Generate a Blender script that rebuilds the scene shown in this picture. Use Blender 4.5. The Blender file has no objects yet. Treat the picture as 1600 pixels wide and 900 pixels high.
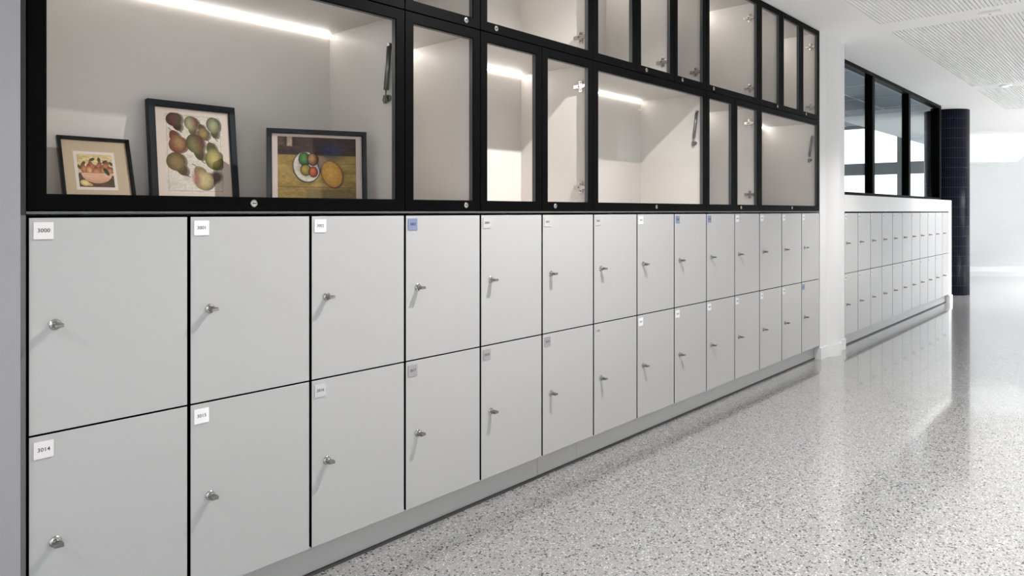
import bpy, bmesh, math, random
import numpy as np
from mathutils import Vector, Matrix
random.seed(7)
SC = bpy.context.scene
C = SC.collection

# ---------------------------------------------------------------- camera, world, exposure
F_PX = 1107.0
cam_d = bpy.data.cameras.new('camera'); cam = bpy.data.objects.new('camera', cam_d); C.objects.link(cam)
cam_d.sensor_width = 36.0; cam_d.sensor_fit = 'HORIZONTAL'; cam_d.lens = F_PX/1600*36
cam_d.shift_y = -120/1600; cam_d.clip_start = .05; cam_d.clip_end = 200
CX, CY, CZ = -.436, -1.849, 1.10
TH = math.radians(42.32)
cam.location = (CX, CY, CZ); cam.rotation_euler = (math.pi/2, 0, TH-math.pi/2)
SC.camera = cam
SC.view_settings.view_transform = 'Standard'; SC.view_settings.look = 'None'
SC.view_settings.gamma = 1; SC.view_settings.use_curve_mapping = False
SC.view_settings.exposure = 0.2
w = bpy.data.worlds.new('world'); SC.world = w; w.use_nodes = True
w.node_tree.nodes['Background'].inputs[0].default_value = (.90, .95, 1, 1)
w.node_tree.nodes['Background'].inputs[1].default_value = 2.2

def area(name, loc, rot, sx, sy, power, col):
    l = bpy.data.lights.new(name, 'AREA'); l.shape = 'RECTANGLE'; l.size = sx; l.size_y = sy
    l.energy = power; l.color = col
    o = bpy.data.objects.new(name, l); C.objects.link(o); o.location = loc; o.rotation_euler = rot
    return o
# lobby daylight from the right, plus added unseen side and end fill (just inside each opening, aimed into the room)
area('daylight_lobby', (11.9, -9.80, 1.45), (math.radians(68), 0, 0), 4.8, 1.8, 560, (.90, .95, 1))
area('fill_side', (-2.2, -4.42, 1.35), (math.radians(90), 0, 0), 3.6, 2.0, 12, (1, .985, .965))
area('fill_end', (-5.9, -2.2, 1.35), (math.radians(90), 0, math.radians(-90)), 3.6, 2.0, 20, (1, .985, .965))
LAMP_POWER = 38.0
LED_STRENGTH = 7.0
LED_POWER = .62

# ---------------------------------------------------------------- colours and materials
def s2l(c):
    c = np.asarray(c, float)
    return np.where(c <= .04045, c/12.92, ((c+.055)/1.055)**2.4)
def rgb(r, g, b): return tuple(float(v) for v in s2l(np.array([r, g, b])/255))+(1,)
def mat(name, col, rough=.5, metal=0, spec=.5, coat=0, emit=None, estr=0, bump=None):
    m = bpy.data.materials.new(name); m.use_nodes = True
    b = m.node_tree.nodes['Principled BSDF']
    b.inputs['Base Color'].default_value = col; b.inputs['Roughness'].default_value = rough
    b.inputs['Metallic'].default_value = metal; b.inputs['Specular IOR Level'].default_value = spec
    b.inputs['Coat Weight'].default_value = coat
    if emit: b.inputs['Emission Color'].default_value = emit; b.inputs['Emission Strength'].default_value = estr
    if bump:
        nt = m.node_tree; N = nt.nodes; L = nt.links
        tc = N.new('ShaderNodeTexCoord'); mp = N.new('ShaderNodeMapping'); mp.inputs['Scale'].default_value = bump[0]
        no = N.new('ShaderNodeTexNoise'); no.inputs['Scale'].default_value = bump[1]; no.inputs['Detail'].default_value = 3
        L.new(tc.outputs['Object'], mp.inputs[0]); L.new(mp.outputs[0], no.inputs['Vector'])
        bp = N.new('ShaderNodeBump'); bp.inputs['Strength'].default_value = bump[2]; bp.inputs['Distance'].default_value = .001
        L.new(no.outputs[0], bp.inputs['Height']); L.new(bp.outputs[0], b.inputs['Normal'])
        if len(bump) > 3:   # slight tone variation in the sheet itself
            r = N.new('ShaderNodeMix'); r.data_type = 'RGBA'
            r.inputs[6].default_value = tuple(v*(1-bump[3]) for v in col[:3])+(1,)
            r.inputs[7].default_value = tuple(min(1, v*(1+bump[3])) for v in col[:3])+(1,)
            L.new(no.outputs[0], r.inputs[0]); L.new(r.outputs[2], b.inputs['Base Color'])
    return m
M = {}
M['door'] = mat('grey_laminate', (.455, .451, .449, 1), .38, spec=.4, bump=((1, 1, 1), 900, .10, .05))
M['door_edge'] = M['door']
M['black'] = mat('black_stain', (.0022, .0022, .0024, 1), .45, spec=.03, bump=((1, 1, 30), 30, .15))
M['lit_inner'] = mat('black_frame_lit_inner', (.06, .062, .065, 1), .4)  # inner faces of the black frame painted grey as if lit by the strips
M['carcass'] = mat('black_carcass', (.0015, .0015, .002, 1), .7, spec=0)
M['interior'] = mat('greige_laminate', (.60, .565, .53, 1), .42, spec=.3, bump=((1, 1, 1), 700, .08, .04))
M['counter'] = mat('dark_grey_strip', (.10, .10, .102, 1), .35)
M['filler_dark'] = mat('black_filler', (.018, .018, .02, 1), .4)
M['filler_grey'] = mat('grey_filler', (.16, .155, .15, 1), .45)
M['plinth'] = mat('grey_plinth', (.46, .455, .45, 1), .35, metal=.25)
M['seal'] = mat('rubber_seal', (.05, .045, .045, 1), .6)
M['wall'] = mat('white_plaster', (.69, .69, .69, 1), .6, spec=.25, bump=((1, 1, 1), 90, .10))
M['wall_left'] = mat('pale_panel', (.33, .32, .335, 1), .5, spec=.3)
M['wall_dim'] = mat('grey_plaster', (.84, .84, .835, 1), .8, spec=.1)
M['wall_far'] = mat('pale_render', (.56, .565, .57, 1), .7, spec=.2, bump=((1, 1, 3), 2.5, .1, .03))
M['ceil'] = mat('white_ceiling', (.90, .90, .895, 1), .75, spec=.1)
M['void'] = mat('grey_felt', (.85, .85, .85, 1), .95, spec=0)
M['chrome'] = mat('nickel', (.42, .405, .385, 1), .22, metal=1)
M['chrome_dark'] = mat('satin_nickel', (.24, .23, .215, 1), .28, metal=1)
M['steel'] = mat('bright_steel', (.80, .78, .75, 1), .3, metal=.8)
M['hinge'] = mat('hinge_steel', (.55, .52, .49, 1), .24, metal=1)
M['dark_metal'] = mat('dark_metal', (.17, .165, .16, 1), .35, metal=.8)
M['plate'] = mat('satin_white_plate', (.86, .86, .87, 1), .25, metal=.15, spec=.6)
M['plate_reflect_pink'] = mat('satin_plate_pinkish_reflection', (.80, .745, .76, 1), .25, metal=.15, spec=.6)  # tinted plate variants: reflections painted into the base colour of like plates
M['plate_reflect_pale'] = mat('satin_plate_pale_reflection', (.56, .52, .525, 1), .25, metal=.15, spec=.6)
M['plate_reflect_blue'] = mat('satin_plate_blue_reflection', (.20, .25, .40, 1), .25, metal=.15, spec=.6)
M['plate_reflect_silver'] = mat('satin_plate_silver_reflection', (.52, .52, .53, 1), .25, metal=.15, spec=.6)
M['plate_reflect_grey'] = mat('satin_plate_grey_reflection', (.34, .32, .33, 1), .25, metal=.15, spec=.6)
M['ink'] = mat('black_ink', (.02, .02, .022, 1), .5)
M['led'] = mat('led_strip', (1, 1, 1, 1), .5, emit=(1, .955, .89, 1), estr=LED_STRENGTH)
M['alu'] = mat('strip_profile', (.7, .7, .7, 1), .35, metal=.6)
M['frame_black'] = mat('black_picture_frame', (.004, .0045, .006, 1), .2, spec=.3)
M['frame_wood'] = mat('blue_black_frame', (.012, .014, .018, 1), .5, spec=.2, bump=((30, 30, 2), 30, .4, .25))
M['navy'] = mat('navy_frame', (.003, .005, .014, 1), .4, spec=.08)
M['grey_frame'] = mat('grey_window_frame', (.22, .23, .24, 1), .5)
M['tgrid'] = mat('white_ceiling_grid', (.85, .86, .87, 1), .5)
M['tile_ceiling'] = mat('grey_ceiling_tile', (.46, .51, .56, 1), .9, spec=.1)
M['plastic'] = mat('white_plastic', (.9, .9, .9, 1), .4)
M['lens'] = mat('lamp_lens', (1, 1, 1, 1), .4, emit=(1, .97, .92, 1), estr=6)
M['ground'] = mat('pale_paving', (.6, .6, .6, 1), .8)

def glass(name, tint=(1, 1, 1, 1), fac=.05):
    m = bpy.data.materials.new(name); m.use_nodes = True; nt = m.node_tree; N = nt.nodes; L = nt.links
    N.remove(N['Principled BSDF'])
    t = N.new('ShaderNodeBsdfTransparent'); t.inputs[0].default_value = tint
    g = N.new('ShaderNodeBsdfGlossy'); g.inputs['Roughness'].default_value = .01
    lw = N.new('ShaderNodeFresnel'); lw.inputs['IOR'].default_value = 1.25
    mx = N.new('ShaderNodeMixShader')
    mu = N.new('ShaderNodeMath'); mu.operation = 'MULTIPLY'; mu.inputs[1].default_value = fac/.05*.06
    L.new(lw.outputs[0], mu.inputs[0]); L.new(mu.outputs[0], mx.inputs[0])
    L.new(t.outputs[0], mx.inputs[1]); L.new(g.outputs[0], mx.inputs[2])
    L.new(mx.outputs[0], N['Material Output'].inputs[0]); return m
M['glass'] = glass('clear_glass')
M['glass_big'] = glass('window_glass', (.93, .96, .97, 1), .06)

def terrazzo():
    m = bpy.data.materials.new('terrazzo'); m.use_nodes = True; nt = m.node_tree; N = nt.nodes; L = nt.links
    b = N['Principled BSDF']
    tc = N.new('ShaderNodeTexCoord')
    def mix(fac, a, bb):
        x = N.new('ShaderNodeMix'); x.data_type = 'RGBA'
        L.new(fac, x.inputs[0])
        if isinstance(a, tuple): x.inputs[6].default_value = a
        else: L.new(a, x.inputs[6])
        if isinstance(bb, tuple): x.inputs[7].default_value = bb
        else: L.new(bb, x.inputs[7])
        return x.outputs[2]
    def mth(op, a, bb=None, cc=None):
        x = N.new('ShaderNodeMath'); x.operation = op
        for i, v in enumerate((a, bb, cc)):
            if v is None: continue
            if isinstance(v, (int, float)): x.inputs[i].default_value = v
            else: L.new(v, x.inputs[i])
        return x.outputs[0]
    def chips(scale, off, prob, size):
        mp = N.new('ShaderNodeMapping'); mp.inputs['Location'].default_value = (off, off*1.7, 0)
        L.new(tc.outputs['Object'], mp.inputs[0])
        nz = N.new('ShaderNodeTexNoise'); nz.inputs['Scale'].default_value = scale*1.1; nz.inputs['Detail'].default_value = 1
        L.new(mp.outputs[0], nz.inputs['Vector'])
        vm = N.new('ShaderNodeVectorMath'); vm.operation = 'MULTIPLY_ADD'
        L.new(nz.outputs[1], vm.inputs[0]); vm.inputs[1].default_value = (.9/scale,)*3; L.new(mp.outputs[0], vm.inputs[2])
        v = N.new('ShaderNodeTexVoronoi'); v.voronoi_dimensions = '2D'; v.inputs['Scale'].default_value = scale
        L.new(vm.outputs[0], v.inputs['Vector'])
        sp = N.new('ShaderNodeSeparateColor'); L.new(v.outputs['Color'], sp.inputs[0])
        rad = mth('MULTIPLY_ADD', sp.outputs[1], size*.7, size*.45)
        inside = mth('LESS_THAN', v.outputs['Distance'], rad)
        pick = mth('LESS_THAN', sp.outputs[0], prob)
        return mth('MULTIPLY', inside, pick), sp.outputs[2]
    n1 = N.new('ShaderNodeTexNoise'); n1.inputs['Scale'].default_value = 160; n1.inputs['Detail'].default_value = 3
    L.new(tc.outputs['Object'], n1.inputs['Vector'])
    col = mix(n1.outputs[0], (.215, .215, .215, 1), (.385, .385, .384, 1))
    f, r = chips(230, 3.1, .34, .42); col = mix(f, col, (.25, .247, .243, 1))
    f, r = chips(150, 7.7, .25, .42); col = mix(f, col, (.50, .497, .493, 1))
    f, r = chips(260, 5.5, .14, .42); col = mix(f, col, (.12, .12, .12, 1))
    f, r = chips(102, 1.3, .27, .41); dk = mix(r, (.010, .010, .010, 1), (.10, .095, .09, 1)); col = mix(f, col, dk)
    f, r = chips(150, 11.3, .05, .34); col = mix(f, col, (.74, .73, .72, 1))
    L.new(col, b.inputs['Base Color'])
    b.inputs['Roughness'].default_value = .17; b.inputs['Specular IOR Level'].default_value = .75
    b.inputs['Coat Weight'].default_value = .8; b.inputs['Coat Roughness'].default_value = .055; b.inputs['Coat IOR'].default_value = 1.5
    n2 = N.new('ShaderNodeTexNoise'); n2.inputs['Scale'].default_value = 5; n2.inputs['Detail'].default_value = 2
    L.new(tc.outputs['Object'], n2.inputs['Vector'])
    mr = N.new('ShaderNodeMapRange'); mr.inputs[3].default_value = .16; mr.inputs[4].default_value = .24
    L.new(n2.outputs[0], mr.inputs[0]); L.new(mr.outputs[0], b.inputs['Roughness'])
    return m
M['terrazzo'] = terrazzo()

def tilemat():
    m = bpy.data.materials.new('navy_glazed_tile'); m.use_nodes = True; nt = m.node_tree; N = nt.nodes; L = nt.links
    b = N['Principled BSDF']; uv = N.new('ShaderNodeUVMap')
    br = N.new('ShaderNodeTexBrick'); br.offset = 0; br.inputs['Scale'].default_value = 1
    br.inputs['Brick Width'].default_value = .02; br.inputs['Row Height'].default_value = .1285
    br.inputs['Mortar Size'].default_value = .0016; br.inputs['Mortar Smooth'].default_value = .1
    br.inputs['Color1'].default_value = (.0015, .002, .006, 1); br.inputs['Color2'].default_value = (.0025, .003, .010, 1)
    br.inputs['Mortar'].default_value = (.06, .065, .09, 1)
    L.new(uv.outputs[0], br.inputs['Vector']); L.new(br.outputs[0], b.inputs['Base Color'])
    bp = N.new('ShaderNodeBump'); bp.invert = True; bp.inputs['Strength'].default_value = .5; bp.inputs['Distance'].default_value = .003
    L.new(br.outputs[1], bp.inputs['Height']); L.new(bp.outputs[0], b.inputs['Normal'])
    b.inputs['Roughness'].default_value = .25; b.inputs['Specular IOR Level'].default_value = .06; return m
M['tile'] = tilemat()
def vcol_mat():
    m = bpy.data.materials.new('printed_paper'); m.use_nodes = True; nt = m.node_tree
    a = nt.nodes.new('ShaderNodeVertexColor'); a.layer_name = 'print'
    b = nt.nodes['Principled BSDF']; nt.links.new(a.outputs[0], b.inputs['Base Color'])
    b.inputs['Roughness'].default_value = .6; b.inputs['Specular IOR Level'].default_value = .2; return m
M['print'] = vcol_mat()
def matboard(name, c): return mat(name, c, .7, spec=.2)

# ---------------------------------------------------------------- mesh helpers
def box(bm, x0, x1, y0, y1, z0, z1, bev=0, mi=0):
    vs = [bm.verts.new((x, y, z)) for x in (x0, x1) for y in (y0, y1) for z in (z0, z1)]
    q = [(0, 1, 3, 2), (4, 6, 7, 5), (0, 4, 5, 1), (2, 3, 7, 6), (0, 2, 6, 4), (1, 5, 7, 3)]
    fs = [bm.faces.new([vs[i] for i in f]) for f in q]
    for f in fs: f.material_index = mi
    if bev:
        es = list({e for f in fs for e in f.edges})
        bmesh.ops.bevel(bm, geom=es, offset=bev, segments=2, affect='EDGES', profile=.6)
def cyl(bm, p0, p1, r0, r1=None, n=24, cap=True):
    r1 = r0 if r1 is None else r1
    p0 = Vector(p0); p1 = Vector(p1); d = (p1-p0).normalized()
    a = d.orthogonal().normalized(); b = d.cross(a)
    A = [bm.verts.new(p0+(a*math.cos(t)+b*math.sin(t))*r0) for t in [2*math.pi*i/n for i in range(n)]]
    B = [bm.verts.new(p1+(a*math.cos(t)+b*math.sin(t))*r1) for t in [2*math.pi*i/n for i in range(n)]]
    for i in range(n):
        f = bm.faces.new((A[i], A[(i+1) % n], B[(i+1) % n], B[i])); f.smooth = True
    if cap: bm.faces.new(A[::-1]); bm.faces.new(B)
def lathe(bm, o, d, prof, n=28):
    """prof: (distance along d, radius)"""
    o = Vector(o); d = Vector(d).normalized(); a = d.orthogonal().normalized(); b = d.cross(a); prev = None
    for k, (t, r) in enumerate(prof):
        ring = [bm.verts.new(o+d*t+(a*math.cos(q)+b*math.sin(q))*max(r, 1e-5)) for q in [2*math.pi*i/n for i in range(n)]]
        if prev:
            for i in range(n): bm.faces.new((prev[i], prev[(i+1) % n], ring[(i+1) % n], ring[i]))
        prev = ring
    bm.faces.new(prev)
def ring_frame(bm, x0, x1, z0, z1, wd, yf, yb, lip=.003, lit_inner=False):
    """mitred rectangular frame, front face at yf (toward the viewer), back at yb"""
    def loop(i, y): return [bm.verts.new(p) for p in ((x0+i, y, z0+i), (x1-i, y, z0+i), (x1-i, y, z1-i), (x0+i, y, z1-i))]
    L = [loop(0, yb), loop(0, yf+.0012), loop(.0012, yf), loop(wd-lip, yf), loop(wd, yf+lip), loop(wd, yb), loop(0, yb)]
    L[-1] = L[0]
    for a, b in zip(L[:-1], L[1:]):
        for k in range(4):
            f = bm.faces.new((a[k], a[(k+1) % 4], b[(k+1) % 4], b[k]))
            if lit_inner and a is L[4]: f.material_index = 1
def prism(bm, pts, z0, z1):
    A = [bm.verts.new((x, y, z0)) for x, y in pts]; B = [bm.verts.new((x, y, z1)) for x, y in pts]; n = len(pts)
    for i in range(n): bm.faces.new((A[i], A[(i+1) % n], B[(i+1) % n], B[i]))
    bm.faces.new(A[::-1]); bm.faces.new(B)
def mesh(name, bm, mats):
    bmesh.ops.recalc_face_normals(bm, faces=bm.faces)
    me = bpy.data.meshes.new(name); bm.to_mesh(me); bm.free()
    for m in (mats if isinstance(mats, (list, tuple)) else [mats]): me.materials.append(m)
    return me
def obj(name, me, parent=None, loc=(0, 0, 0), rot=(0, 0, 0), label=None):
    o = bpy.data.objects.new(name, me); C.objects.link(o); o.location = loc; o.rotation_euler = rot
    if parent: o.parent = parent
    if label: o['label'] = label
    return o
def bobj(name, fn, m, parent=None, loc=(0, 0, 0), rot=(0, 0, 0), label=None):
    bm = bmesh.new(); fn(bm); return obj(name, mesh(name, bm, m), parent, loc, rot, label)
def thing(name, label, cat, loc=(0, 0, 0), rot=(0, 0, 0), group=None):
    o = obj(name, None, None, loc, rot); o['label'] = label; o['category'] = cat
    if group: o['group'] = group
    return o
def tag(o, label, cat, group=None):
    o['label'] = label; o['category'] = cat
    if group: o['group'] = group
    return o
def struct(name, fn, m, parent=None, label=None):
    o = bobj(name, fn, m, parent, label=label)
    if not parent: o['kind'] = 'structure'
    return o

# ---------------------------------------------------------------- the room
W = .3554; NL = 14; XE = W*NL           # width of a locker, fourteen columns, end of the near bank
CEIL = 2.4375
Z0, ZM, Z1 = .104, .599, 1.086          # door bottom, middle joint, door top
VZ0, VZM, VZ1 = 1.100, 1.7695, 2.4345   # display cabinets
DEP = .43
P1X = 5.5448                            # right end of the white pillar
X2, W2, N2 = 5.5448, .3487, 11          # far bank
XE2 = X2+W2*N2
XBOX = 9.535

struct('floor', lambda bm: box(bm, -6, 19, -10.2, 9, -.05, 0), M['terrazzo'])

PANELS = [(-1.46, 1.68), (1.96, 5.097), (5.376, 8.51), (8.79, 10.85)]
PY0, PY1, PITCH, SLOT = -.384, -2.784, .024, .0078
def ceil_fn(bm):
    box(bm, -6, 9, -4.6, PY1, CEIL, CEIL+.06); box(bm, 9, 19, -10.2, PY1, CEIL, CEIL+.06)
    box(bm, -6, 5.2, PY0, .5, CEIL, CEIL+.06)
    box(bm, 5.2, 10.2, PY0, .3, CEIL, CEIL+.06)
    box(bm, 10.2, 19, PY0, 1.6, CEIL, CEIL+.06)
    xs = [-6]+[v for p in PANELS for v in p]+[19]
    for i in range(0, len(xs), 2): box(bm, xs[i], xs[i+1], PY1, PY0, CEIL, CEIL+.06)
struct('ceiling', ceil_fn, M['ceil'])
names = ['nearest of the row, above the large display cabinet', 'above the middle of the near locker bank',
         'beyond the small rectangular ceiling light, above the interior window', 'farthest and shortest, beside the blue tiled column']
for i, (a, b) in enumerate(PANELS):
    t = thing('ceiling_panel', 'white slotted acoustic ceiling panel, '+names[i], 'ceiling panel', ((a+b)/2, PY0, CEIL), group='slotted acoustic ceiling panels')
    h = (b-a)/2
    def slats(bm):
        n = int(round((PY0-PY1)/PITCH))
        for k in range(n):
            y = -k*PITCH-SLOT
            box(bm, -h, h, y-(PITCH-SLOT), y, .0, .008)
    bobj('slats', slats, M['ceil'], t)
    bobj('backing', lambda bm: box(bm, -h-.02, h+.02, PY1-PY0-.02, .02, .009, .055), M['void'], t)

# walls
struct('wall_back', lambda bm: box(bm, -6, 5.3, DEP+.02, DEP+.12, 0, CEIL+.03), M['wall'])
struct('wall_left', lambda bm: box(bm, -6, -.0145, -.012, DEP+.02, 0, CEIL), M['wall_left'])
def wall_right(bm):
    box(bm, .0, 9, -4.6, -4.45, 0, CEIL); box(bm, -6, -4.2, -4.6, -4.45, 0, CEIL)
    box(bm, -4.2, 0, -4.6, -4.45, 0, .35); box(bm, -4.2, 0, -4.6, -4.45, 2.35, CEIL)
struct('wall_right', wall_right, M['wall_dim'])
struct('wall_lobby_return', lambda bm: box(bm, 8.9, 9.0, -10.2, -4.601, 0, CEIL), M['wall_dim'])
def wall_lobby(bm):
    box(bm, 9, 9.3, -10.1, -9.95, 0, CEIL); box(bm, 14.5, 18.3, -10.1, -9.95, 0, CEIL)
    box(bm, 9.3, 14.5, -10.1, -9.95, 0, .35); box(bm, 9.3, 14.5, -10.1, -9.95, 2.35, CEIL)
struct('wall_lobby', wall_lobby, M['wall'])
struct('wall_lobby_end', lambda bm: box(bm, 18.25, 18.35, -9.95, -3.0, 0, CEIL), M['wall'])
def wall_behind(bm):
    box(bm, -6.1, -6, -4.6, -4.1, 0, CEIL); box(bm, -6.1, -6, -.3, .5, 0, CEIL)
    box(bm, -6.1, -6, -4.1, -.3, 0, .35); box(bm, -6.1, -6, -4.1, -.3, 2.35, CEIL)
struct('wall_behind', wall_behind, M['wall'])
def window(n, a, b, y, flip=False):
    def P(x, yy): return (yy-y-6.04, x) if flip else (x, yy)
    def bx(bm, x0, x1, y0, y1, z0, z1):
        (p, q), (r, t) = P(x0, y0), P(x1, y1); box(bm, min(p, r), max(p, r), min(q, t), max(q, t), z0, z1)
    def wf(bm):
        bx(bm, a, b, y-.03, y+.03, .35, .40); bx(bm, a, b, y-.03, y+.03, 2.30, 2.35)
        m = int(round((b-a)/1.3))
        for j in range(m+1):
            x = a+(b-a)*j/m; bx(bm, max(a, x-.03), min(b, x+.03), y-.03, y+.03, .40, 2.30)
    o = struct('window_%d' % n, wf, M['navy'])
    bobj('pane', lambda bm: bx(bm, a, b, y-.003, y+.003, .4, 2.3), M['glass_big'], o)
window(2, -4.2, 0, -4.53); window(3, 9.3, 14.5, -10.03); window(4, -4.1, -.3, 0, True)  # side and end windows are added out of view for the fill lights

# white pillar with a bulging half-round column in its middle
def pillar_pts(off=0):
    xa, xb = (XE+.006, P1X-.001) if not off else (XE+.0045, P1X-.0004)
    xc, R = 5.262, .25+off; yc = -.045+.25
    yy = -off
    hx = math.sqrt(R*R-(yc-yy)**2)
    pts = [(xa, yy), (xc-hx, yy)]
    a0 = math.atan2(yy-yc, -hx); a1 = math.atan2(yy-yc, hx)
    for i in range(1, 24):
        a = a0+(a1-a0)*i/24; pts.append((xc+R*math.cos(a), yc+R*math.sin(a)))
    pts += [(xc+hx, yy), (xb, yy), (xb, DEP+.02), (xa, DEP+.02)]
    return pts
struct('wall_pillar', lambda bm: prism(bm, pillar_pts(), 0, CEIL), M['wall'])
struct('baseboard_pillar', lambda bm: prism(bm, pillar_pts(.011), 0, .086), M['wall'])

# fillers and strips of the near bank
struct('trim_1', lambda bm: box(bm, -.0145, -.0006, .004, DEP, VZ0-.008, VZ1), M['filler_dark'])
struct('trim_2', lambda bm: box(bm, -.0145, -.0006, .004, DEP, 0, VZ0-.0085), M['filler_grey'])
struct('trim_3', lambda bm: box(bm, -.0005, XE+.004, .001, DEP, Z1+.0075, VZ0-.0005), M['counter'])
def plinth(name, xa, xb, joints, m):
    xs = [xa]+joints+[xb]
    def f(bm):
        for a, b in zip(xs[:-1], xs[1:]): box(bm, a+.0007, b-.0007, .040, .058, .010, .1035, .0008)
    o = struct(name, f, m)
    bobj('rubber_seal', lambda bm: box(bm, xa, xb, .034, .058, .0005, .0098), M['seal'], o, label='dark strip where the plinth meets the floor')
plinth('baseboard_near', 0, XE+.002, [1.795, 2.06, 4.11], M['plinth'])
plinth('baseboard_far', X2, XE2, [], M['plinth'])

struct('trim_gap_shade', lambda bm: box(bm, X2+.001, XE2-.001, .004, .4, Z1+.0035, 1.0965), M['carcass'])  # black box standing in for the shade inside the open gap
# white surround of the far bank
def surround(bm):
    box(bm, P1X, XBOX, 0, DEP+.05, 1.097, 1.232)
    box(bm, XE2+.001, XBOX, 0, DEP+.05, 0, 1.0968)
    box(bm, P1X, XE2+.001, DEP, DEP+.05, 0, 1.0968)
struct('wall_surround', surround, M['wall'])
struct('baseboard_end', lambda bm: box(bm, XE2+.012, XBOX+.01, -.011, -.0002, 0, .086), M['wall'])

# ---------------------------------------------------------------- interior window above the far bank and the room behind it
WY = .18
def wf(bm):
    box(bm, 5.3, 9.896, WY, WY+.07, 1.2325, 1.272)
    box(bm, 5.3, 9.896, WY, WY+.07, CEIL-.035, CEIL)
w1 = struct('window_1', wf, M['black'])
for (a, b, d) in ((6.95, 7.026, .07), (8.30, 8.378, .07), (9.79, 9.896, .10)):
    bobj('mullion', lambda bm: box(bm, a, b, WY-.002, WY+d, 1.272, CEIL-.035, .004), M['black'], w1)
for (a, b) in ((5.3, 6.95), (7.026, 8.30), (8.378, 9.79)):
    bobj('pane', lambda bm: box(bm, a, b, WY+.035, WY+.041, 1.272, CEIL-.035), M['glass_big'], w1)
RC = 2.72
struct('wall_lintel', lambda bm: box(bm, 5.2, 10.2, WY+.08, WY+.14, CEIL-.004, RC+.05), M['wall'])
struct('wall_room_side', lambda bm: box(bm, 5.2, 5.3, .46, 9, 0, RC), M['wall'])
struct('wall_room_back', lambda bm: box(bm, 5.2, 14.0, 8.9, 9.0, 0, RC), M['wall'])
def room_ceiling(bm): box(bm, 5.2, 14.1, WY+.14, 9.2, RC, RC+.05)
rcl = struct('ceiling_room', room_ceiling, M['tile_ceiling'])
def grid(bm):
    for y in [.70, .76]+[1.36+.6*i for i in range(12)]: box(bm, 5.3, 13.9, y-.012, y+.012, RC-.006, RC-.0005)
    for i in range(7): 
        x = 5.85+1.16*i+.0; box(bm, x-.012, x+.012, .32, 8.9, RC-.0065, RC-.0008)
bobj('grid', grid, M['tgrid'], rcl, label='white metal grid of the tiled ceiling')
# end glazing of that room
GX = 13.9
def gw(bm):
    box(bm, GX, GX+.08, .75, 9, 2.66, RC); box(bm, GX, GX+.08, .75, 9, 1.78, 2.0); box(bm, GX, GX+.08, .75, 9, 0, .3)
    for y in (.75, 1.47, 2.75, 4.4, 6.0, 7.6, 8.9): box(bm, GX-.01, GX+.09, y, y+.2, 0, RC)
w5 = struct('window_5', gw, M['grey_frame'])
bobj('pane', lambda bm: box(bm, GX+.03, GX+.036, .8, 8.9, .3, 2.66), M['glass_big'], w5)
struct('wall_link', lambda bm: box(bm, GX, 14.62, .70, .80, 0, RC), M['wall'])

# far wall, square to the view, with the dropped bulkhead
def far_pt(lat, dep):
    return (CX+dep*math.cos(TH)+lat*math.sin(TH), CY+dep*math.sin(TH)-lat*math.cos(TH))
def far_box(bm, l0, l1, d0, d1, z0, z1):
    prism(bm, [far_pt(l0, d0), far_pt(l1, d0), far_pt(l1, d1), far_pt(l0, d1)], z0, z1)
struct('wall_far', lambda bm: far_box(bm, 7.75, 13.5, 12.95, 13.1, 0, CEIL), M['wall_far'])
struct('baseboard_far_wall', lambda bm: far_box(bm, 7.75, 13.5, 12.93, 12.949, 0, .09), M['wall'])
def bulk(bm):
    d0, d1 = 12.35, 12.949
    prof = [(7.75, 1.958), (8.80, 1.958), (9.35, CEIL-.0005), (7.75, CEIL-.0005)]
    A = [bm.verts.new((*far_pt(l, d0), z)) for l, z in prof]; B = [bm.verts.new((*far_pt(l, d1), z)) for l, z in prof]
    for i in range(4): bm.faces.new((A[i], A[(i+1) % 4], B[(i+1) % 4], B[i]))
    bm.faces.new(A); bm.faces.new(B[::-1])
struct('wall_bulkhead', bulk, M['ceil'])

# tiled column
def column(bm):
    R = .262; n = 96; uvl = bm.loops.layers.uv.new('UVMap')
    zs = [0, CEIL]
    A = [[bm.verts.new((R*math.cos(2*math.pi*i/n), R*math.sin(2*math.pi*i/n), z)) for i in range(n)] for z in zs]
    for i in range(n):
        f = bm.faces.new((A[0][i], A[0][(i+1) % n], A[1][(i+1) % n], A[1][i])); f.smooth = True
        uu = [i, i+1, i+1, i]; vv = [0, 0, CEIL, CEIL]
        for l, u, v in zip(f.loops, uu, vv): l[uvl].uv = (u*2*math.pi*R/n, v)
    bm.faces.new(A[0]); bm.faces.new(A[1])
tag(bobj('tiled_column', column, M['tile'], loc=(10.50, .235, 0)), 'round dark blue column clad in narrow glazed tiles, beyond the end of the far lockers', 'column')

# ---------------------------------------------------------------- ceiling lights
def lamp(loc, kind, label, pw=1.0, cone=150):
    t = thing('ceiling_light', label, 'ceiling light', loc, group='small ceiling lights')
    if kind == 'rect':
        bobj('housing', lambda bm: box(bm, -.028, .028, -.062, .062, -.016, -.0005, .002), M['plastic'], t)
        bobj('lens', lambda bm: cyl(bm, (0, 0, -.0175), (0, 0, -.0162), .007), M['dark_metal'], t, label='small dark lens in the middle')
    else:
        def hs(bm): lathe(bm, (0, 0, -.0005), (0, 0, -1), [(0, .06), (.006, .058), (.012, .045), (.014, .03)])
        bobj('housing', hs, M['plastic'], t)
        bobj('lens', lambda bm: cyl(bm, (0, 0, -.019), (0, 0, -.0147), .022), M['lens'], t)
    l = bpy.data.lights.new('lamp_light', 'SPOT'); l.energy = LAMP_POWER*4*pw; l.shadow_soft_size = .012; l.color = (1, .978, .955)
    l.spot_size = math.radians(cone); l.spot_blend = .6
    o = bpy.data.objects.new('lamp_light', l); C.objects.link(o); o.parent = t; o.location = (0, 0, -.03)
lamp((-1.65, -.85, CEIL), 'round', 'small round white ceiling light above the camera end of the lockers', .35)
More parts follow.
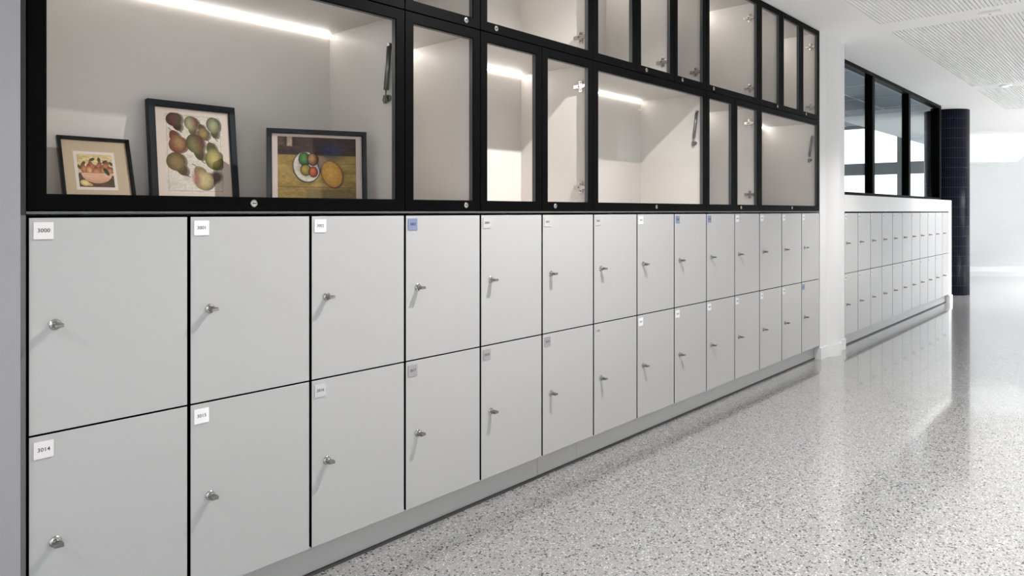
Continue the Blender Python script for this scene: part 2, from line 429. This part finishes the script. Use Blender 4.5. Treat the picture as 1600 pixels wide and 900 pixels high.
lamp((1.82, -.80, CEIL), 'round', 'small round white ceiling light between slotted panels above the near lockers')
lamp((5.24, -1.02, CEIL), 'rect', 'small rectangular white ceiling light between the two big slotted panels', .6, 104)
lamp((8.65, -.66, CEIL), 'round', 'small round white ceiling light before the farthest slotted panel', .8, 104)
for i, (x, y, p) in enumerate(((.3, -3.1, 1.7), (2.7, -3.1, 3.2), (5.1, -3.1, 2.1), (7.5, -3.1, 2.1), (11.0, -1.9, 5.6), (13.0, -1.9, 5.2), (15.4, -2.4, 2.2))):  # unseen fill lamps added to brighten floor and ceiling by bounce
    nm = ['first', 'second', 'third', 'fourth', 'first', 'second', 'third'][i]
    lamp((x, y, CEIL), 'round', ('%s added unseen fill light along the side opposite the lockers' if i < 4 else '%s added unseen fill light in the lobby beyond the blue tiled column') % nm, p, 112)

# ---------------------------------------------------------------- lockers
def door_mesh(wd, hh):
    bm = bmesh.new(); box(bm, .0045, wd-.0045, 0, .018, 0, hh)
    for f in bm.faces:
        f.normal_update(); f.material_index = 0 if abs(f.calc_center_median().y) < 1e-6 else 1
    front = [e for e in bm.edges if all(abs(v.co.y) < 1e-6 for v in e.verts)]
    r = bmesh.ops.bevel(bm, geom=front, offset=.0011, segments=2, affect='EDGES', profile=.6, material=0)
    return mesh('door', bm, [M['door'], M['carcass']])
def body_mesh(wd, hh):
    bm = bmesh.new(); t = .016
    a, b, y0, y1, z0, z1 = .0006, wd-.0006, .0205, DEP-.002, -.0015, hh+.0015
    box(bm, a, a+t, y0, y1, z0, z1); box(bm, b-t, b, y0, y1, z0, z1)
    box(bm, a+t, b-t, y0, y1, z0, z0+t); box(bm, a+t, b-t, y0, y1, z1-t, z1); box(bm, a+t, b-t, y1-t, y1, z0+t, z1-t)
    return mesh('body', bm, M['carcass'])
def lock_mesh():
    bm = bmesh.new(); lathe(bm, (0, 0, 0), (0, -1, 0), [(0, .0125), (.0018, .0125), (.003, .0112), (.004, .0088), (.0045, .0078), (.0125, .0075), (.0135, .0066)])
    return mesh('lock', bm, M['chrome'])
def turn_mesh():
    bm = bmesh.new(); box(bm, -.0095, .0095, -.032, -.0132, -.0042, .0042, .0016)
    return mesh('turn_knob', bm, M['chrome_dark'])
def plate_mesh(k):
    bm = bmesh.new(); box(bm, 0, .039, -.0022, -.0001, -.0385, 0, .0006); return mesh('number_plate', bm, M[k])
LOCK, TURN = lock_mesh(), turn_mesh()
PL = {k: plate_mesh(k) for k in ('plate', 'plate_reflect_pink', 'plate_reflect_blue', 'plate_reflect_grey', 'plate_reflect_silver', 'plate_reflect_pale')}
def text_mesh(s):
    cu = bpy.data.curves.new('number', 'FONT'); cu.body = s; cu.size = .0124; cu.extrude = .00015; cu.offset = .00010
    cu.align_x = 'CENTER'; cu.align_y = 'CENTER'; cu.resolution_u = 3; cu.space_character = 1.02
    o = bpy.data.objects.new('number', cu); C.objects.link(o)
    dg = bpy.context.evaluated_depsgraph_get(); dg.update()
    me = bpy.data.meshes.new_from_object(o.evaluated_get(dg)); bpy.data.objects.remove(o); me.materials.clear(); me.materials.append(M['ink'])
    for v in me.vertices: v.co.x *= 1.0
    return me
def dash_mesh():
    bm = bmesh.new(); box(bm, -.012, .012, -.004, .004, -.0002, .0002); return mesh('number', bm, M['ink'])
DASH = dash_mesh()
def knob_angle(i): return random.uniform(-.12, .12)
UH, LH = Z1-ZM-.003, ZM-.0025-Z0
DM = {('u', 1): door_mesh(W, UH), ('l', 1): door_mesh(W, LH), ('u', 2): door_mesh(W2, UH), ('l', 2): door_mesh(W2, LH)}
BM_ = {('u', 1): body_mesh(W, UH), ('l', 1): body_mesh(W, LH), ('u', 2): body_mesh(W2, UH), ('l', 2): body_mesh(W2, LH)}
def locker(x, row, bank, label, group, number, plate, yr=0):
    z = ZM+.002 if row == 'u' else Z0; h = UH if row == 'u' else LH
    t = thing('locker', label, 'locker', (x, yr, z), group=group)
    obj('body', BM_[(row, bank)], t); d = obj('door', DM[(row, bank)], t)
    l = obj('lock', LOCK, t, (.055, 0, h*.5), label='nickel lock'); obj('turn_knob', TURN, l, rot=(0, knob_angle(0), 0))
    off = .0095 if row == 'u' else .0125
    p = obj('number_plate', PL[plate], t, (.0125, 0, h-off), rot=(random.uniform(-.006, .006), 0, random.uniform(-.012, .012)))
    obj('number', number, p, (.0195, -.0024, -.0190), rot=(math.pi/2, 0, 0))
    return t
up = {0: 'plate_reflect_pink', 3: 'plate_reflect_blue', 4: 'plate_reflect_pale', 5: 'plate_reflect_pale', 6: 'plate_reflect_pale', 8: 'plate_reflect_blue', 9: 'plate_reflect_blue'}
lo = {0: 'plate_reflect_pink', 2: 'plate_reflect_silver', 3: 'plate_reflect_grey', 4: 'plate_reflect_grey', 5: 'plate_reflect_grey', 6: 'plate_reflect_pale', 13: 'plate_reflect_blue'}
cn = {'plate_reflect_pale': 'pale', 'plate_reflect_silver': 'silvery', 'plate': 'white', 'plate_reflect_pink': 'pale', 'plate_reflect_blue': 'bluish', 'plate_reflect_grey': 'grey'}
for k in range(NL):
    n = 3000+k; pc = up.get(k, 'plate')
    locker(k*W, 'u', 1, 'light grey locker with %s-looking plate numbered %d, upper row of the near bank' % (cn[pc], n), 'lockers of the near bank', text_mesh(str(n)), pc)
for k in range(NL):
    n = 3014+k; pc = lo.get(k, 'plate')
    locker(k*W, 'l', 1, 'light grey locker with %s-looking plate numbered %d, lower row of the near bank' % (cn[pc], n), 'lockers of the near bank', text_mesh(str(n)), pc)
ORD = ['first', 'second', 'third', 'fourth', 'fifth', 'sixth', 'seventh', 'eighth', 'ninth', 'tenth', 'last']
for row, nm in (('u', 'upper'), ('l', 'lower')):
    for k in range(N2):
        where = ('next to the white pillar' if k == 0 else 'at the open end of the bank' if k == N2-1 else '%s from the white pillar' % ORD[k])
        locker(X2+k*W2, row, 2, 'pale grey far bank locker, %s row, %s' % (nm, where), 'lockers of the far bank', DASH, 'plate', .0)

# ---------------------------------------------------------------- display cabinets
T = .019
def hinge_mesh():
    bm = bmesh.new()           # on an inner side wall at x = 0, pointing to -x, y away from the door
    box(bm, -.012, -.0003, .002, .068, -.0085, .0085, .001)
    box(bm, -.006, -.0003, .024, .043, -.026, .026, .002)
    box(bm, -.016, -.006, -.001, .012, -.0075, .0075, .001)
    for z in (-.016, .016): cyl(bm, (-.0075, .034, z), (-.0055, .034, z), .0055, n=12)
    return mesh('hinge', bm, M['hinge'])
def hinge_screw():
    bm = bmesh.new()
    for z in (-.016, .016): cyl(bm, (-.0084, .034, z), (-.0074, .034, z), .0034, n=8)
    cyl(bm, (-.0134, .040, 0), (-.0119, .040, 0), .0045, n=10)
    return mesh('screw', bm, M['dark_metal'])
HINGE, SCREW = hinge_mesh(), hinge_screw()
def strut_body():
    bm = bmesh.new(); cyl(bm, (-.012, .016, -.012), (-.012, .034, -.155), .0085, n=16); return mesh('gas_strut', bm, M['dark_metal'])
def strut_rod():
    bm = bmesh.new(); cyl(bm, (-.012, .034, -.155), (-.012, .038, -.19), .0025, n=10)
    box(bm, -.016, -.008, .031, .045, -.20, -.172, .001)
    cyl(bm, (-.020, .038, -.188), (-.0003, .038, -.188), .006, n=14)
    cyl(bm, (-.006, .030, -.182), (-.0003, .030, -.182), .011, n=16)
    cyl(bm, (-.018, .015, -.006), (-.0003, .015, -.006), .006, n=14)
    return mesh('bracket', bm, M['chrome_dark'])
STRUT, ROD = strut_body(), strut_rod()
def camlock_mesh():
    bm = bmesh.new(); lathe(bm, (0, 0, 0), (0, -1, 0), [(0, .0105), (.002, .0105), (.0035, .0088), (.0038, .0072), (.003, .0070)])
    return mesh('lock', bm, M['chrome'])
def slot_mesh():
    bm = bmesh.new(); box(bm, -.0045, .0045, -.0046, -.0028, -.0013, .0013); return mesh('keyhole', bm, M['ink'])
CAM, KEY = camlock_mesh(), slot_mesh()
FW = .039
def add_door(t, x0, x1, h, lock=None, hinge=None):
    """x0..x1 local, lock/hinge: 'l', 'r', 'c'/'top' """
    d = bobj('door', lambda bm: ring_frame(bm, x0+.0013, x1-.0013, .0015, h-.0015, FW-.0013, 0, .020, lit_inner=True), [M['black'], M['lit_inner']], t, label='black framed glass door')
    bobj('glass_pane', lambda bm: box(bm, x0+FW-.004, x1-FW+.004, .011, .015, FW-.004, h-FW+.004), M['glass'], d)
    if lock:
        lx = {'l': x0+.084, 'r': x1-.074, 'c': (x0+x1)/2}[lock]
        l = obj('lock', CAM, d, (lx, 0, .0215)); obj('keyhole', KEY, l)
def cabinet(k0, k1, row, label, doors, hinges, struts=False):
    z0, z1 = (VZ0, VZM) if row == 0 else (VZM, VZ1)
    x0, x1 = k0*W, k1*W; w_, h = x1-x0, z1-z0
    t = thing('display_cabinet', label, 'display cabinet', (x0, 0, z0), group='black framed glass display cabinets')
    def body(bm):
        a, b, ya, yb = .0004, w_-.0004, .0215, DEP-.001; g = .0004
        q = T
        box(bm, a, q, ya, yb, g, h-g); box(bm, w_-q, b, ya, yb, g, h-g)
        box(bm, q, w_-q, ya, yb, g, q); box(bm, q, w_-q, ya, yb, h-q, h-g)
        box(bm, q, w_-q, yb-.015, yb, q, h-q)
        for f in bm.faces:      # black front edges
            f.normal_update()
            c = f.calc_center_median()
            if abs(c.y-ya) < 1e-5: f.material_index = 1
    bobj('body', body, [M['interior'], M['black']], t)
    bobj('light_strip', lambda bm: box(bm, T+.003, w_-T-.003, DEP-.0255, DEP-.0165, h-T-.0062, h-T-.0008), M['led'], t, label='glowing white strip light')
    l = bpy.data.lights.new('strip_light', 'AREA'); l.shape = 'RECTANGLE'; l.size = w_-.06; l.size_y = .008; l.energy = LED_POWER*w_*(2.1 if row else {0: .5, 3: 1.3, 4: 1.0, 6: .3, 9: 1.2, 11: .9}[k0]); l.color = (1, .965, .93)
    lo_ = bpy.data.objects.new('strip_light', l); C.objects.link(lo_); lo_.parent = t; lo_.location = (w_/2, DEP-.034, h-T-.010); lo_.rotation_euler = (math.radians(-64), 0, 0)
    for d in doors:
        xa, xb = (d[0]-k0)*W, (d[1]-k0)*W
        add_door(t, xa, xb, h, d[2])
    for side in hinges:
        for z in (.106, h-.113):
            if side == 'r':
                o = obj('hinge', HINGE, t, (w_-T, .020, z)); obj('screw', SCREW, o)
            else:
                o = obj('hinge', HINGE, t, (T, .020, z), rot=(0, 0, 0)); o.scale = (-1, 1, 1); s = obj('screw', SCREW, o)
    if struts:
        for sx in (1, -1):
            o = obj('gas_strut', STRUT, t, (w_-T if sx == 1 else T, .028, h-.108)); o.scale = (sx, 1, 1); obj('bracket', ROD, o)
cabinet(0, 3, 0, 'widest lit glass display cabinet, lower row, holding three framed fruit pictures', [(0, 3, 'c')], [], True)
cabinet(3, 4, 0, 'narrow black framed display cabinet, lower row, directly right of the one with pictures', [(3, 4, 'r')], ['l'])
cabinet(4, 6, 0, 'lit double-door display cabinet, lower row, above lockers 3004 and 3005', [(4, 5, None), (5, 6, 'l')], ['l', 'r'])
cabinet(6, 9, 0, 'wide lit display cabinet with gas strut, lower row, above lockers 3006 to 3008', [(6, 9, 'c')], [], True)
cabinet(9, 11, 0, 'narrow double-door display cabinet, lower row, above lockers 3009 and 3010', [(9, 10, None), (10, 11, 'l')], ['l', 'r'])
cabinet(11, 14, 0, 'wide display cabinet with gas strut, lower row, right against the white pillar', [(11, 14, 'c')], [], True)
cabinet(0, 3, 1, 'wide upper display cabinet above the one with pictures, only its bottom rail in view', [(0, 3, None)], [])
cabinet(3, 4, 1, 'narrow single-door display cabinet, upper row, leftmost with glass in view', [(3, 4, 'r')], ['l'])
cabinet(4, 6, 1, 'wide single-door display cabinet, upper row, above the lower double-door lit one', [(4, 6, 'l')], ['r'])
cabinet(6, 8, 1, 'double-door display cabinet, upper row, above lockers 3006 and 3007', [(6, 7, None), (7, 8, 'l')], ['l', 'r'])
cabinet(8, 9, 1, 'narrow display cabinet, upper row, above locker 3008', [(8, 9, 'l')], ['r'])
cabinet(9, 11, 1, 'wide single-door display cabinet, upper row, with two hinges in view near the ceiling', [(9, 11, 'l')], ['r'])
cabinet(11, 12, 1, 'narrow single-door display cabinet, upper row, above locker 3011', [(11, 12, 'r')], ['l'])
cabinet(12, 14, 1, 'double-door display cabinet, upper row, rightmost against the white pillar', [(12, 13, None), (13, 14, 'l')], ['l', 'r'])

# ---------------------------------------------------------------- framed pictures (painted procedurally, one colour per mesh vertex)
class Canvas:
    def __init__(s, wd, ht, nx, bg):
        s.w, s.h = wd, ht; s.nx = nx; s.ny = int(round(nx*ht/wd))
        s.X, s.Y = np.meshgrid(np.linspace(0, 1, s.nx), np.linspace(0, ht/wd, s.ny))
        s.a = np.ones((s.ny, s.nx, 3))*(np.array(bg)/255.); s.rs = np.random.RandomState(5)
    def over(s, mask, col):
        col = np.array(col)/255. if not isinstance(col, np.ndarray) else col
        s.a = s.a*(1-mask[..., None])+col*mask[..., None]
    def soft(s, d, e=.008): return np.clip(.5-d/e, 0, 1)
    def noise(s, sx, sy, amp, mask=None):
        gy = s.rs.rand(int(s.ny/sy)+3, int(s.nx/sx)+3, 1)
        yi = np.arange(s.ny)/sy; xi = np.arange(s.nx)/sx; y0 = yi.astype(int); x0 = xi.astype(int)
        fy = (yi-y0)[:, None, None]; fx = (xi-x0)[None, :, None]
        g = (gy[y0][:, x0]*(1-fy)*(1-fx)+gy[y0+1][:, x0]*fy*(1-fx)+gy[y0][:, x0+1]*(1-fy)*fx+gy[y0+1][:, x0+1]*fy*fx)
        n = 1+(g-.5)*2*amp
        s.a = np.clip(s.a*(n if mask is None else (1+(n-1)*mask[..., None])), 0, 1)
    def rect(s, x0, y0, x1, y1, col, e=.006):
        d = np.maximum(np.maximum(x0-s.X, s.X-x1), np.maximum(y0-s.Y, s.Y-y1)); s.over(s.soft(d, e), col)
    def line(s, x0, y0, x1, y1, wd, col, e=.006):
        dx, dy = x1-x0, y1-y0; t = np.clip(((s.X-x0)*dx+(s.Y-y0)*dy)/(dx*dx+dy*dy+1e-9), 0, 1)
        s.over(s.soft(np.hypot(s.X-x0-t*dx, s.Y-y0-t*dy)-wd/2, e), col)
    def ell(s, cx, cy, rx, ry, ang, col, e=.01, col2=None, dx=0, dy=0):
        c, q = math.cos(ang), math.sin(ang)
        u = ((s.X-cx)*c+(s.Y-cy)*q)/rx; v = (-(s.X-cx)*q+(s.Y-cy)*c)/ry
        r = np.hypot(u, v); m = s.soft((r-1)*min(rx, ry), e)
        if col2 is not None:
            f = np.clip(np.hypot(u-dx, v-dy)/1.25, 0, 1)[..., None]**1.5
            col = (np.array(col)/255.)*(1-f)+(np.array(col2)/255.)*f
        s.over(m, col)
    def pear(s, cx, cy, ln, wd, ang, cin, cout, cblush=None, stem=True, shadow=True, e=.012):
        """ang: direction of the stem end (radians, y up)"""
        c, q = math.cos(ang), math.sin(ang)
        u = ((s.X-cx)*c+(s.Y-cy)*q)/ln; v = (-(s.X-cx)*q+(s.Y-cy)*c)/wd     # u in -.5 .. .5
        def rad(u):
            b = np.sqrt(np.clip(1-((u+.14)/.36)**2, 0, None))*.5
            nck = np.sqrt(np.clip(1-((u-.18)/.32)**2, 0, None))*.27
            return np.maximum(np.maximum(b, nck), np.where((u > -.14) & (u < .22), .5-(u+.14)*.78, 0))
        if shadow:
            u2 = ((s.X-cx-.04)*c+(s.Y-cy+.012)*q)/ln; v2 = (-(s.X-cx-.04)*q+(s.Y-cy+.012)*c)/wd
            s.over(s.soft((np.abs(v2)-rad(u2))*wd, .03)*(np.abs(u2) < .5)*.75, (96, 80, 70))
        if stem:
            bx, by = cx+c*ln*.45, cy+q*ln*.45
            s.line(bx, by, bx+c*ln*.13-q*ln*.03, by+q*ln*.13+c*ln*.03, .010, (70, 50, 35)); s.line(bx+c*ln*.12-q*ln*.03, by+q*ln*.12+c*ln*.03, bx+c*ln*.2-q*ln*.09, by+q*ln*.2+c*ln*.09, .011, (70, 50, 35))
        R = rad(u); m = s.soft((np.abs(v)-R)*wd, e)*(np.abs(u) < .51)
        f = np.clip(np.hypot((u+.1)/.42, v/.5), 0, 1)[..., None]**2.2
        col = (np.array(cin)/255.)*(1-f)+(np.array(cout)/255.)*f
        if cblush is not None:
            g = np.clip(v*1.6+.2, 0, 1)[..., None]; col = col*(1-g*.8)+(np.array(cblush)/255.)*g*.8
        s.a = s.a*(1-m[..., None])+col*m[..., None]
    def build(s):
        me = bpy.data.meshes.new('print'); nx, ny = s.nx, s.ny
        xs = np.linspace(0, s.w, nx); zs = np.linspace(0, s.h, ny)
        co = np.zeros((ny, nx, 3)); co[..., 0] = xs[None]; co[..., 2] = zs[:, None]
        idx = np.arange(nx*ny).reshape(ny, nx)
        fs = np.stack([idx[:-1, :-1], idx[:-1, 1:], idx[1:, 1:], idx[1:, :-1]], -1).reshape(-1, 4)
        me.from_pydata(co.reshape(-1, 3).tolist(), [], fs.tolist())
        at = me.color_attributes.new('print', 'FLOAT_COLOR', 'POINT')
        cc = np.ones((nx*ny, 4)); cc[:, :3] = s2l(np.clip(s.a, 0, 1).reshape(-1, 3)); at.data.foreach_set('color', cc.ravel())
        me.materials.append(M['print']); return me
def scribble(cv, x, y, n, col=(150, 120, 100)):
    for r in range(n):
        w0 = random.uniform(.06, .12); cv.line(x, y-r*.018, x+w0, y-r*.018, .003, col, .009)

def picture(label, TL, w_, h_, yaw, lean, fw, fd, fmat, board, margins, cv, frame_label):
    """TL = world top-left corner of the frame face; local x right, z up, face at y=0, back at +y"""
    R = Matrix.Rotation(yaw, 4, 'Z') @ Matrix.Rotation(-lean, 4, 'X')
    loc = Vector(TL)-(R @ Vector((0, 0, h_)))
    # set the frame down on the cabinet floor
    low = min((loc+(R @ Vector((0, y, 0)))).z for y in (0, fd)); loc.z -= low-(VZ0+T+.0005)
    t = thing('framed_picture', label, 'picture', loc, group='framed fruit pictures in the display cabinet'); t.rotation_mode = 'QUATERNION'; t.rotation_quaternion = R.to_quaternion()
    bobj('frame', lambda bm: ring_frame(bm, 0, w_, 0, h_, fw, 0, fd, lip=.003), fmat, t, label=frame_label)
    bobj('mount', lambda bm: box(bm, fw-.001, w_-fw+.001, .0072, fd-.0005, fw-.001, h_-fw+.001), board, t, label='pale mount board')
    l, b, r, tt = margins
    s = obj('print', cv.build(), t, (l, .0070, b))
    bobj('glass_pane', lambda bm: box(bm, fw-.0005, w_-fw+.0005, .0040, .0052, fw-.0005, h_-fw+.0005), M['glass'], t)
    return t

# 1: bowl of pears, small, slim glossy frame
cv = Canvas(.089, .0985, 150, (214, 192, 140)); H = cv.h/cv.w
cv.noise(24, 24, .10)
cv.rect(0, 0, 1, .40, (98, 76, 64), .02); cv.noise(10, 4, .10)
for (x, y, a) in ((.05, .66, 2.2), (.06, .43, .5), (.16, .78, .9), (.42, .93, .5), (.62, .92, 1.6), (.96, .80, 2.3), (.97, .60, 1.8), (.78, .86, .6), (.88, .17, .8)):
    cv.ell(x, y, .085, .045, a, (84, 88, 60), .02, (52, 60, 42))
cv.line(.14, .86, .45, .92, .008, (90, 70, 50)); cv.line(.7, .92, .95, .84, .008, (90, 70, 50))
for (x, y, l, wd, a, ci) in ((.18, .62, .32, .24, 2.0, (196, 140, 100)), (.40, .70, .38, .22, 1.9, (190, 120, 96)), (.60, .70, .34, .24, 1.3, (186, 126, 96)),
                            (.80, .72, .32, .24, 1.2, (188, 130, 92)), (.90, .58, .26, .24, 1.7, (196, 144, 104)), (.32, .60, .38, .22, 1.7, (222, 180, 120)),
                            (.52, .55, .30, .26, 1.6, (200, 150, 104)), (.72, .58, .32, .24, 2.2, (206, 150, 104))):
    cv.pear(x, y, l, wd, a, ci, (140, 84, 66), None, stem=False, shadow=False)
cv.ell(.80, .52, .13, .05, 2.1, (66, 74, 48), .012, (48, 56, 36))
m = cv.soft(np.maximum(np.hypot((cv.X-.52)/.44, (cv.Y-.47)/.34)-1, cv.Y-.47), .015)
cv.over(m, (222, 178, 148)); cv.over(m*np.clip((.36-cv.Y)/.3, 0, 1)*.5, (170, 112, 86))
cv.ell(.52, .47, .45, .022, 0, (236, 208, 184)); cv.ell(.52, .475, .42, .012, 0, (170, 110, 84))
cv.ell(.80, .53, .055, .14, .5, (70, 78, 52), .012, (50, 58, 38))
cv.pear(.20, .12, .36, .20, -.35+math.pi*0, (232, 214, 160), (196, 164, 104), None, stem=False, shadow=False)
cv.noise(3, 3, .06)
p1 = dict(cv=cv)
def p1b(wd, h): pass

# 2: botanical sheet with nine pears
cv2 = Canvas(.178, .247, 190, (226, 216, 200)); H = cv2.h/cv2.w
cv2.noise(30, 30, .04)
for a in ((.035, .03, .035, H-.03), (.965, .03, .965, H-.03), (.035, .03, .965, .03), (.035, H-.03, .965, H-.03)): cv2.line(*a, .004, (150, 128, 110), .008)
for (x, y, n) in ((.34, H-.04, 3), (.74, H-.05, 3), (.06, 1.08, 3), (.06, .74, 1), (.36, .66, 3), (.82, .90, 3), (.30, .28, 4), (.45, 1.02, 1), (.46, .03, 1)): scribble(cv2, x, y, n)
P = cv2.pear
P(.18, H-.155, .33, .27, -1.15, (110, 60, 48), (66, 40, 34), (92, 92, 50))
P(.46, H-.205, .34, .24, -1.45, (190, 184, 134), (104, 104, 62), (112, 52, 46))
P(.65, H-.30, .29, .20, 1.85, (172, 142, 82), (92, 80, 48), None)
P(.85, H-.21, .38, .24, -1.45, (172, 174, 132), (84, 88, 54), None)
P(.19, H-.50, .40, .31, 1.95, (182, 146, 84), (122, 58, 48), (124, 52, 46))
P(.53, H-.58, .48, .31, -1.25, (140, 134, 78), (78, 78, 42), (112, 48, 46))
P(.82, H-.72, .50, .33, 1.80, (206, 184, 110), (88, 92, 44), None)
P(.20, H-.90, .44, .32, -.95, (152, 126, 74), (92, 76, 46), None)
cv2.ell(.82, .27, .15, .10, .35, (112, 94, 84), .05)
P(.61, .27, .44, .34, 2.05, (208, 190, 126), (150, 128, 86), None)
cv2.ell(.50, .25, .05, .09, .2, (176, 104, 96), .09)
cv2.noise(3, 3, .07); cv2.a = cv2.a*.80+cv2.a.mean(2, keepdims=True)*.17

# 3: plain still life of a plate of fruit and a yellow fruit on an ochre table (generic stand-in)
cv3 = Canvas(.250, .205, 230, (156, 132, 80)); H = cv3.h/cv3.w
cv3.noise(40, 14, .14); cv3.noise(9, 5, .10)
cv3.rect(0, H-.235, 1, H, (72, 60, 58), .012); cv3.ell(.67, H-.17, .12, .09, 0, (62, 64, 92), .14); cv3.rect(.115, H-.125, .18, H, (176, 158, 140), .02); cv3.rect(.0, H-.10, .07, H, (104, 88, 78), .05)
cv3.noise(14, 4, .12, (cv3.Y > H-.235)*1.)
cv3.line(0, .17, 1, .16, .006, (110, 88, 62), .012); cv3.rect(.35, 0, 1, .14, (128, 110, 78), .04)
cv3.ell(.36, .425, .175, .205, .25, (60, 52, 54), .012); cv3.ell(.362, .43, .165, .195, .25, (204, 198, 186), .012); cv3.ell(.372, .44, .125, .155, .25, (176, 168, 150), .03)
cv3.ell(.55, .50, .06, .075, .2, (158, 134, 112), .02)
for (x, y, rx, ry, c0, c1) in ((.335, .53, .068, .082, (92, 136, 82), (30, 68, 38)), (.44, .53, .064, .076, (170, 136, 86), (92, 50, 42)),
                               (.35, .39, .06, .068, (166, 150, 80), (104, 92, 46)), (.445, .365, .05, .062, (196, 106, 70), (112, 46, 34))):
    cv3.ell(x, y, rx+.008, ry+.008, .1, (40, 34, 36), .012); cv3.ell(x, y, rx, ry, .1, c0, .012, c1, -.2, .2)
cv3.line(.50, .48, .53, .36, .012, (50, 66, 110), .02)
cv3.ell(.69, .335, .135, .185, .35, (66, 52, 62), .02); cv3.ell(.685, .34, .128, .178, .35, (218, 174, 92), .014, (186, 138, 66), -.15, .15)
cv3.noise(5, 3, .07)

def unproj(px, py, Y):      # point on the plane y = Y seen at photo pixel px, py
    r = (px-800)/F_PX; D = Y-CY
    d = D*(math.cos(TH)+r*math.sin(TH))/(math.sin(TH)-r*math.cos(TH)); dep = d*math.cos(TH)+D*math.sin(TH)
    return (CX+d, Y, CZ+(330-py)/F_PX*dep)
# picture 1
picture('small picture of a bowl of pears in a slim black frame, leftmost picture', (.157, .372, 1.303), .184, .197, 0, math.radians(19.5), .0095, .013,
        M['frame_black'], matboard('tan_mount', rgb(196, 178, 152)), (.044, .048, 0, 0), cv, 'slim glossy black frame')
# white paper border of picture 1 sits on the mount
pic1 = [o for o in bpy.data.objects if o.name.startswith('framed_picture')][-1]
bobj('paper', lambda bm: box(bm, .0365, .1405, .0071, .0072, .040, .1545), matboard('white_paper', rgb(228, 218, 212)), pic1, label='white paper border round the print')
# picture 2
picture('tall botanical print of nine pears in a wide blue-black frame, middle of the cabinet', (.395, .378, 1.434), .270, .318, 0, math.radians(6.7), .021, .022,
        M['frame_wood'], matboard('cream_mount', rgb(222, 208, 196)), (.047, .036, 0, 0), cv2, 'broad blue-black wooden frame')
# picture 3
picture('still life of plate and yellow fruit in a black frame, rightmost picture', (.706, .248, 1.362), .319, .246, math.radians(-24), math.radians(3.5), .016, .020,
        M['frame_black'], matboard('white_mount', rgb(216, 202, 196)), (.0335, .0165, 0, 0), cv3, 'black frame')
